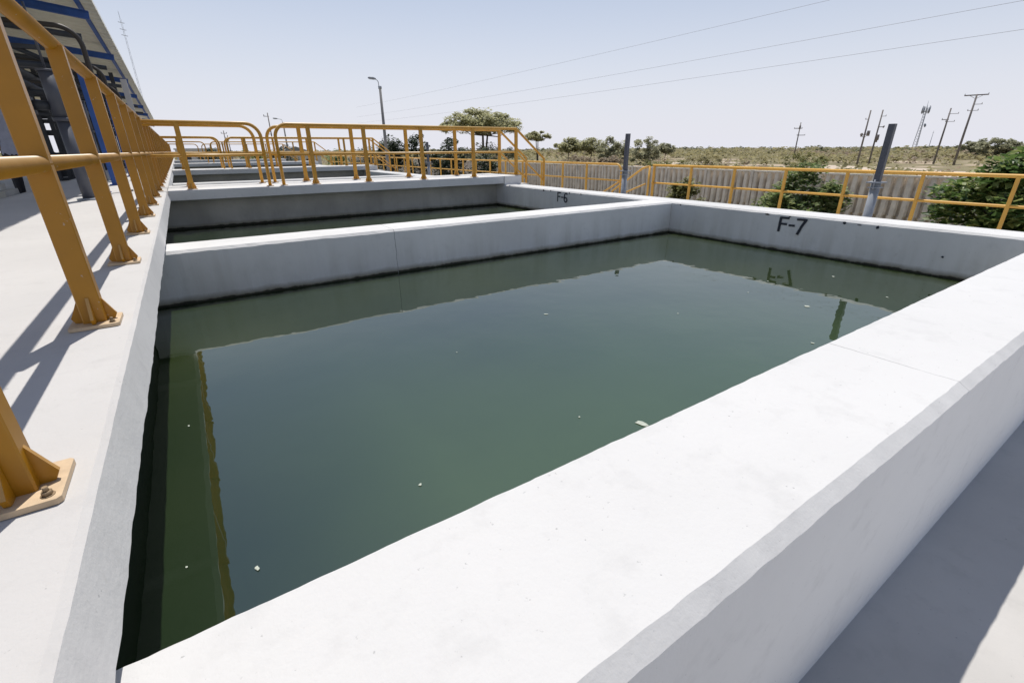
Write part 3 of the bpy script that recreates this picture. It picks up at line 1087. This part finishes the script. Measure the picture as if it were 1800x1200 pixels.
# darker mango trees behind the nearest slab railing
tree('mango_tree', 'dark mango tree left of the lamp post', 'tree', (10.4 + 2.6, 36.5, SITE), 1.0, 1.0, 0.7, 3.55, 26, 1700, 0.24, 'leaf_mango_dark', 0.10, 5, 0.9, 0.40, 'dark mango trees beyond the slab railing')
tree('mango_tree', 'taller dark mango tree directly behind the lamp post', 'tree', (12.6, 34.2, SITE), 1.1, 1.1, 0.6, 4.05, 28, 2000, 0.22, 'leaf_mango_dark', 0.10, 6, 0.9, 0.42, 'dark mango trees beyond the slab railing')
tree('mango_tree', 'dark rounded mango tree right of the lamp post', 'tree', (14.3, 33.4, SITE), 1.35, 1.35, 0.6, 3.75, 30, 2200, 0.22, 'leaf_mango_dark', 0.10, 7, 0.9, 0.42, 'dark mango trees beyond the slab railing')
tree('mango_tree', 'low dark mango tree between the rounded one and the acacia', 'tree', (16.0, 32.6, SITE), 1.0, 1.0, 0.5, 3.0, 22, 1400, 0.22, 'leaf_mango_dark', 0.09, 8, 0.9, 0.40, 'dark mango trees beyond the slab railing')
tree('mango_tree', 'dark leafy mango tree in front of the big acacia', 'tree', (12.9, 25.6, SITE), 1.15, 1.15, 0.4, 3.55, 34, 2600, 0.20, 'leaf_mango_dark', 0.09, 9, 0.9, 0.40, 'dark mango trees beyond the slab railing')
tree('mango_tree', 'small dark mango tree at the foot of the big acacia', 'tree', (14.7, 24.9, SITE), 0.95, 0.95, 0.3, 3.1, 24, 1600, 0.20, 'leaf_mango_dark', 0.08, 10, 0.9, 0.36, 'dark mango trees beyond the slab railing')
# acacias in the desert
AZ = R(-30.4)
tree('acacia_tree', 'big umbrella shaped acacia rising above the slab railing', 'tree', (37.9, 64.7, SITE), 6.1, 5.0, 3.4, 8.1, 90, 12000, 0.42, 'leaf_acacia', 0.22, 11, 0.45, 1.15, None, 3, 'umbrella', AZ)
tree('acacia_tree', 'small flat topped acacia standing alone right of the big one', 'tree', (48.0, 64.0, SITE), 2.7, 2.2, 3.2, 5.45, 34, 3000, 0.34, 'leaf_acacia', 0.11, 12, 0.45, 0.55, None, 2, 'umbrella', AZ)
far = [('low grey green acacia, first right of the flat topped one', 54.97, 64.83, 1.7, 1.2, 4.2, 'leaf_acacia', 'umbrella'),
       ('twin crowned acacia left of the dense round tree', 57.7, 62.4, 2.1, 1.0, 4.2, 'leaf_acacia', 'umbrella'),
       ('dense round tree directly left of the slim grey post', 56.9, 56.2, 1.9, 0.0, 4.45, 'leaf_far', 'round'),
       ('dense dark tree directly right of the slim grey post', 67.5, 59.5, 2.5, 0.0, 4.5, 'leaf_far', 'round'),
       ('tiny distant tree right of the dense dark one', 85.4, 69.4, 1.4, 0.9, 3.5, 'leaf_far', 'umbrella'),
       ('small far tree left of the big mango crown', 145.9, 34.9, 1.9, 0.3, 3.9, 'leaf_far', 'round'),
       ('wide far tree above the big mango crown', 136.9, 29.3, 2.7, 0.3, 3.9, 'leaf_far', 'round'),
       ('far tree at the right edge above the mango', 137.4, 26.4, 2.2, 0.3, 3.5, 'leaf_far', 'round')]
for i, (lab, x, y, r, z0, z1, lm, sh) in enumerate(far):
    tree('desert_tree', lab, 'tree', (x, y, SITE), r * 1.4, r * 1.4, z0, z1 + 0.25, 48, 3600, 0.42 if i < 5 else 0.5, lm, 0.12, 60 + i, 0.7, 0.75, 'trees scattered in the desert', 1, sh)
for i, (lab, x, y, r, h, lm) in enumerate([('reddish brown dry bush below the small acacias', 39.5, 45.1, 2.2, 2.0, 'leaf_dry'), ('dark dry bush left of the slim grey post', 42.5, 42.3, 1.7, 1.95, 'leaf_dry'),
                                           ('broad grey bush on the sand beyond the right railing', 62.0, 43.0, 3.0, 1.8, 'leaf_scrub'), ('bright green bush at the foot of the single crossarm pole', 60.0, 29.0, 3.2, 2.1, 'leaf_grass'),
                                           ('dull green bush before the sand patch right of the slim post', 44.0, 35.5, 3.2, 1.6, 'leaf_grass')]):
    tree('bush', lab, 'bush', (x, y, SITE), r, r, 0.05, h, 24, 1500, 0.30, lm, 0.05, 80 + i, 0.7, 0.6, 'bushes beyond the fence')

tree('thicket', 'pale tangled thicket under the big acacia', 'bush', (37.5, 62.5, SITE), 5.5, 3.0, 0.1, 3.4, 40, 2400, 0.34, 'leaf_far', 0.06, 90, 0.7, 0.8, None, 4)
# bare sand between the scrub
PATCH = [(52.4, 92, 0.35), (56.5, 105, 0.22), (66.0, 84, 0.30), (71.0, 78, 0.30), (74.8, 70, 0.25)]


def ground_z(x, y):
    d = math.hypot(x - 15, y - 15)
    h = 0.5 * fbm(x * 0.012, 3.3, 3) * noise.noise(Vector((x * 0.02, y * 0.02, 0.5))) * min(1, max(0, (d - 35) / 60)) * 3
    return SITE + max(-0.3, h)


for pa, pd, pr in PATCH:
    cx, cy = pd * math.sin(R(pa)), pd * math.cos(R(pa))
    ux, uy = math.sin(R(pa)), math.cos(R(pa))
    vs = [(cx, cy, ground_z(cx, cy) + 0.16)]
    for ring in (0.5, 1.0):
        for q in range(24):
            t = 6.283 * q / 24
            rr = ring * math.sqrt(pr) * (1 + 0.25 * noise.noise(Vector((math.cos(t) * 2 + pa, math.sin(t) * 2, 3.0))))
            px, py = cx + ux * 15 * rr * math.sin(t) + uy * 9 * rr * math.cos(t), cy + uy * 15 * rr * math.sin(t) - ux * 9 * rr * math.cos(t)
            vs.append((px, py, ground_z(px, py) + (0.16 if ring < 1 else 0.03)))
    mb = MB()
    mb.add(vs, [(0, 1 + q, 1 + (q + 1) % 24) for q in range(24)] + [(1 + q, 25 + q, 25 + (q + 1) % 24, 1 + (q + 1) % 24) for q in range(24)], True)
    tag(mb.build('sand', 'sand'), kind='structure')
# scrub: one mass
rng = random.Random(77)
for nm, lm, cnt, dmin, dmax in (('desert_scrub', 'leaf_scrub', 2300, 34, 390), ('dry_scrub', 'leaf_dry', 700, 50, 390), ('distant_thicket', 'leaf_thicket', 520, 190, 395)):
    mb = MB()
    for _ in range(cnt):
        d = dmin + (dmax - dmin) * rng.random() ** 0.75
        a = R(rng.uniform(-16, 86))
        x, y = d * math.sin(a), d * math.cos(a)
        if x < 21 and y < 60:
            continue
        if any(((a - R(pa)) * d / 9.0) ** 2 + ((d - pd) / 16.0) ** 2 < pr for pa, pd, pr in PATCH):
            continue
        if nm == 'dry_scrub' and noise.noise(Vector((x * 0.03, y * 0.03, 12.0))) < -0.05:
            continue
        if noise.noise(Vector((x * 0.022, y * 0.022, 4.0))) > 0.16 and d < 190:
            continue
        r = rng.uniform(0.7, 2.0) * (1 + d / 200)
        h = rng.uniform(0.4, 1.05) * (1 + d / 330)
        if nm == 'distant_thicket':
            h = rng.uniform(0.9, 2.3) * (1.3 if noise.noise(Vector((x * 0.02, y * 0.02, 9.0))) > 0.1 else 0.8)
        cs = [((x + rng.uniform(-r, r), y + rng.uniform(-r, r), SITE + h * rng.uniform(.2, 1.0)), r * 0.45) for _ in range(5)]
        leaves(mb, rng, cs, 44, 0.30 + d / 210, 0.6)
    tag(mb.build(nm, lm, fix=False), {'desert_scrub': 'grey green desert scrub covering the plain beyond the fence', 'dry_scrub': 'brown dry scrub scattered over the plain', 'distant_thicket': 'dark line of far thicket along the horizon'}[nm], 'scrub', kind='stuff')
# grass strip just beyond the fence
mb = MB()
for _ in range(260):
    y = rng.uniform(4, 55)
    x = rng.uniform(20.5, 34)
    leaves(mb, rng, [((x, y, SITE + 0.25), 0.8)], 30, 0.3, 0.5)
tag(mb.build('green_weeds', 'leaf_grass', fix=False), 'green weeds growing in a strip behind the concrete fence', 'weeds', kind='stuff')

# ------------------------------------------------------------------ poles, lamps, masts
def lamp(label, loc, h, arm, rz):
    t = thing('street_lamp', label, 'street lamp', loc, rz, 'street lamps of the plant')
    mb = MB()
    mb.tube([(0, 0, 0), (0, 0, h)], [0.105, 0.07], 12)
    mb.build('pole', 'pole_concrete', t)
    mb = MB()
    mb.tube([(0, 0, h - 0.12), (0, 0, h + 0.03)], 0.10, 10)
    mb.build('collar', 'galvanised', t)
    mb = MB()
    mb.tube([(-0.05, 0, h), (-0.07, 0, h + 0.24), (-0.12, 0, h + 0.32), (-arm, 0, h + 0.40)], 0.022, 8)
    mb.build('arm', 'galvanised', t)
    mb = MB()
    mb.tube([(-arm + 0.1, 0, h + 0.39), (-arm - 0.05, 0, h + 0.41), (-arm - 0.28, 0, h + 0.42), (-arm - 0.36, 0, h + 0.42)], [0.04, 0.075, 0.07, 0.03], 10)
    mb.build('lamp_head', 'galvanised', t)


lamp('street lamp with a short arm standing behind the nearest slab railing', (10.82, 30.1, FLOOR), 4.97, 0.30, 0.0)
lamp('farther street lamp seen through the bent railing ends', (10.5, 61.1, SITE), 5.55, 0.6, 0.0)


def pole(label, loc, h, r, arms, extras=(), mat='pole_wood', rz=0.0, group='utility poles on the plain'):
    """arms: (height, left, right, r); extras: ('can', height, side) transformer, ('brace', ...) """
    t = thing('utility_pole', label, 'utility pole', loc, rz, group)
    mb = MB()
    mb.tube([(0, 0, 0), (0, 0, h)], [r, r * 0.62], 10)
    mb.build('pole', mat, t)
    for (z, l, rr, ar) in arms:
        mb = MB()
        mb.box(-l, rr, -ar, ar, z - ar, z + ar)
        if l > 0.5 and rr > 0.5:
            mb.tube([(-l * 0.6, 0, z), (0, 0, z - 0.5)], 0.025, 6)
            mb.tube([(rr * 0.6, 0, z), (0, 0, z - 0.5)], 0.025, 6)
        c = mb.build('crossarm', mat, t)
        ins = MB()
        for xx in (-l + 0.05, rr - 0.05):
            if abs(xx) > 0.15:
                ins.tube([(xx, 0, z + ar), (xx, 0, z + ar + 0.18)], [0.05, 0.035], 8)
        if ins.v:
            ins.build('insulator', 'wire', c)
    for (z, x, s) in extras:
        mb = MB()
        mb.tube([(x, 0, z - s), (x, 0, z + s)], s * 0.55, 10)
        mb.box(min(0, x), max(0, x), -0.04, 0.04, z - 0.05, z + 0.05)
        mb.build('transformer', mat, t)
    return t


az = R(-75)
pole('tallest leaning utility pole with a wide T crossarm at the right', (96.9, 24.9, SITE), 9.5, 0.17, [(9.4, 1.35, 1.25, 0.07), (8.2, 0.0, 0.9, 0.03), (7.4, 0.5, 0.7, 0.03)], rz=az)
pole('utility pole with short side arms left of the tallest one', (101.0, 28.5, SITE), 8.1, 0.15, [(7.3, 0.15, 1.1, 0.03), (6.5, 0.7, 0.15, 0.05), (6.2, 0.2, 0.9, 0.03)], rz=az)
pole('utility pole carrying two transformer cans', (85.7, 33.4, SITE), 7.6, 0.14, [(4.3, 0.55, 0.55, 0.05), (6.4, 0.4, 0.05, 0.03)], [(4.5, 0.42, 0.36), (4.3, -0.35, 0.25)], rz=az)
pole('utility pole with a side bracket right of the transformer pole', (91.85, 34.15, SITE), 7.9, 0.14, [(5.5, 0.1, 0.75, 0.04), (7.0, 0.0, 0.6, 0.03)], [(4.0, 0.22, 0.4), (5.5, 0.62, 0.15), (3.6, 0.16, 0.3)], rz=az)
pole('lone distant utility pole with two small crossarms', (116.2, 58.3, SITE), 7.7, 0.15, [(6.5, 1.1, 0.5, 0.07), (5.1, 0.3, 1.3, 0.06)], [(6.7, 0.0, 0.35)], rz=R(-63))
pole('thin far utility pole above the gap in the slab railing', (10.3, 69.2, SITE), 7.0, 0.09, [(6.6, 0.5, 0.1, 0.03), (4.6, 0.4, 0.1, 0.03)], group='utility poles on the plain')
pole('pair of far poles seen left of the railing gap, the taller', (6.7, 89.7, SITE), 5.6, 0.10, [(5.2, 0.4, 0.4, 0.03)])
pole('pair of far poles seen left of the railing gap, the shorter', (7.25, 91.7, SITE), 5.0, 0.09, [(4.6, 0.4, 0.4, 0.03)])

# mobile phone tower
t = thing('antenna_tower', 'slender phone tower with a cluster of antennas on top', 'tower', (238.6, 74.7, SITE))
mb = MB()
for a in (0, 120, 240):
    mb.tube([(0.9 * math.cos(R(a)), 0.9 * math.sin(R(a)), 0), (0.35 * math.cos(R(a)), 0.35 * math.sin(R(a)), 15.2)], 0.09, 6)
for q in range(16):
    f0, f1 = q / 16, (q + 1) / 16
    r0, r1 = 0.9 - 0.55 * f0, 0.9 - 0.55 * f1
    for a in (0, 120, 240):
        mb.tube([(r0 * math.cos(R(a)), r0 * math.sin(R(a)), 15.2 * f0), (r1 * math.cos(R(a + 120)), r1 * math.sin(R(a + 120)), 15.2 * f1)], 0.04, 5)
mb.build('lattice_mast', 'galvanised', t)
for q in range(9):
    mb = MB()
    a = R(40 * q)
    x, y = 1.15 * math.cos(a), 1.15 * math.sin(a)
    mb.tube([(x, y, 14.0 + (q % 2) * 0.3), (x, y, 16.1 + (q % 3) * 0.3)], 0.15, 6)
    mb.tube([(0.2 * math.cos(a), 0.2 * math.sin(a), 14.6), (x, y, 14.8)], 0.06, 5)
    mb.build('antenna', 'galvanised', t)
mb = MB()
mb.tube([(0.2, -0.9, 9.9), (0.2, -1.3, 10.0)], [0.7, 0.5], 12)
mb.build('dish', 'galvanised', t)
mb = MB()
mb.tube([(0, 0, 15.2), (0, 0, 18.3)], 0.06, 5)
mb.build('lightning_rod', 'galvanised', t)

# thin masts
mb = MB()
mb.tube([(0, 0, 0), (0, 0, 9.0)], [0.16, 0.07], 6)
mb.box(-0.8, 0.8, -0.06, 0.06, 8.2, 8.3)
o = tag(mb.build('thin_mast', 'galvanised'), 'faint thin mast between the phone tower and the side arm pole', 'mast')
o.location = (287.7, 84.8, SITE)
t = thing('radio_mast', 'faint tall radio mast rising behind the canopy roof', 'mast', (-2.1, 80.0, SITE))
mb = MB()
for a in (0, 120, 240):
    mb.tube([(0.10 * math.cos(R(a)), 0.10 * math.sin(R(a)), 0), (0.07 * math.cos(R(a)), 0.07 * math.sin(R(a)), 17.2)], 0.014, 5)
for q in range(48):
    a = 120 * q
    mb.tube([(0.09 * math.cos(R(a)), 0.09 * math.sin(R(a)), 17.2 * q / 48), (0.09 * math.cos(R(a + 120)), 0.09 * math.sin(R(a + 120)), 17.2 * (q + 1) / 48)], 0.008, 4)
mb.build('lattice', 'galvanised', t)
mb = MB()
for z in (16.9, 16.2, 15.6):
    mb.tube([(-0.3, 0, z), (0.3, 0, z - 0.1)], 0.03, 5)
mb.tube([(0, 0, 17.2), (0, 0, 18.0)], 0.02, 5)
mb.build('antenna', 'galvanised', t)

# overhead wires
for i, (x, z, lab) in enumerate([(40.0, 9.95, 'highest of the three overhead wires crossing the sky'), (40.0, 7.75, 'middle one of the three overhead wires'), (40.0, 6.35, 'lowest of the three overhead wires crossing the sky')]):
    mb = MB()
    pts = []
    for q in range(41):
        yy = -30 + 4.0 * q
        s = (yy - 50) / 80
        pts.append((x, yy, z + 0.55 * s * s - 0.1))
    mb.tube(pts, 0.0095, 5)
    tag(mb.build('overhead_wire', 'wire'), lab, 'wire', 'overhead wires')

# ------------------------------------------------------------------ far buildings on the left
def house(label, loc, w, d, h, roof):
    t = thing('building', label, 'building', loc)
    mb = MB()
    mb.box(-w / 2, w / 2, -d / 2, d / 2, 0, h)
    mb.build('wall', 'pale_building', t)
    mb = MB()
    if roof == 'gable':
        mb.prism([(-w / 2 - 0.3, h), (w / 2 + 0.3, h), (0, h + w * 0.18)], d + 0.6, (0, d / 2 + 0.3, 0), (1, 0, 0), (0, 0, 1))
    else:
        mb.box(-w / 2 - 0.15, w / 2 + 0.15, -d / 2 - 0.15, d / 2 + 0.15, h, h + 0.2)
    mb.build('roof', 'pole_concrete' if roof == 'gable' else 'pale_building', t)
    for q in range(2):
        mb = MB()
        x = -w / 4 + q * w / 2
        mb.box(x - 0.45, x + 0.45, -d / 2 - 0.03, -d / 2 + 0.02, h * 0.4, h * 0.75)
        mb.build('window', 'dark_window', t)


house('low pale house with a pitched roof beyond the far basins', (15.0, 84.0, SITE), 7.0, 6.0, 2.0, 'gable')
house('flat white building far behind the left railing', (2.6, 92.0, SITE), 5.5, 5.0, 2.9, 'flat')
for i, (x, y, r, h, lab) in enumerate([(3.0, 62, 1.6, 3.1, 'far green tree behind the left railing end'), (7.2, 64, 1.5, 3.0, 'far green tree behind the rounded railing end'), (10.8, 66, 2.0, 3.3, 'far tree below the thin utility pole'),
                                       (15.5, 62, 1.8, 3.2, 'far green tree left of the dark mango group'), (18.0, 58, 1.8, 3.5, 'far green tree touching the dark mango group'),
                                       (-19, 95, 4.0, 3.6, 'far tree seen under the canopy beside the person')]):
    tree('garden_tree', lab, 'tree', (x, y, SITE), r, r, 0.4, h, 18, 1000, 0.3, 'leaf_bush' if i % 2 else 'leaf_mango_dark', 0.1, 100 + i, 0.8, 0.6, 'far trees beyond the basins')

# ------------------------------------------------------------------ camera
yaw, pitch, roll, f = 5.88360526e-01, -3.94321965e-01, -6.98131701e-03, 813.363722
fw = Vector((math.sin(yaw) * math.cos(pitch), math.cos(yaw) * math.cos(pitch), math.sin(pitch)))
rt = Vector((math.cos(yaw), -math.sin(yaw), 0))
up = rt.cross(fw)
r2 = rt * math.cos(roll) + up * math.sin(roll)
u2 = -rt * math.sin(roll) + up * math.cos(roll)
cd = bpy.data.cameras.new('camera')
cam = bpy.data.objects.new('camera', cd)
col.objects.link(cam)
M = Matrix(((r2.x, u2.x, -fw.x, 0), (r2.y, u2.y, -fw.y, 0), (r2.z, u2.z, -fw.z, CAM_Z), (0, 0, 0, 1)))
cam.matrix_world = M
cd.sensor_width = 36.0
cd.lens = f * 36.0 / 1800.0
cd.clip_start = 0.02
cd.clip_end = 2000
scene.camera = cam

# ------------------------------------------------------------------ light
to_sun = Vector((0.152, 0.34, 1.0)).normalized()
sd = bpy.data.lights.new('sun', 'SUN')
sd.energy = 4.6
sd.angle = R(0.53)
sd.color = (1.0, 0.955, 0.89)
so = bpy.data.objects.new('sun', sd)
col.objects.link(so)
so.rotation_euler = (-to_sun).to_track_quat('-Z', 'Y').to_euler()

w = bpy.data.worlds.new('World')
scene.world = w
w.use_nodes = True
nt = w.node_tree
bg = nt.nodes['Background']
sky = nt.nodes.new('ShaderNodeTexSky')
sky.sky_type = 'NISHITA'
sky.sun_disc = False
sky.sun_elevation = math.asin(to_sun.z)
sky.sun_rotation = math.atan2(to_sun.x, to_sun.y)
sky.altitude = 20
sky.air_density = 1.0
sky.dust_density = 0.6
sky.ozone_density = 1.0
# dusty haze: the sky whitens towards the horizon
tc = nt.nodes.new('ShaderNodeTexCoord')
sx = nt.nodes.new('ShaderNodeSeparateXYZ')
nt.links.new(tc.outputs['Generated'], sx.inputs[0])
rp = nt.nodes.new('ShaderNodeValToRGB')
el = rp.color_ramp.elements
for i, (p, v) in enumerate([(0.0, 0.97), (0.09, 0.83), (0.22, 0.52), (0.40, 0.19), (0.75, 0.04)]):
    e = el[i] if i < 2 else el.new(p)
    e.position = p
    e.color = (v, v, v, 1)
nt.links.new(sx.outputs[2], rp.inputs[0])
mxs = nt.nodes.new('ShaderNodeMix')
mxs.data_type = 'RGBA'
nt.links.new(rp.outputs[0], mxs.inputs[0])
nt.links.new(sky.outputs[0], mxs.inputs[6])
mxs.inputs[7].default_value = (7.5, 7.55, 8.35, 1)
nt.links.new(mxs.outputs[2], bg.inputs[0])
bg.inputs[1].default_value = 0.105
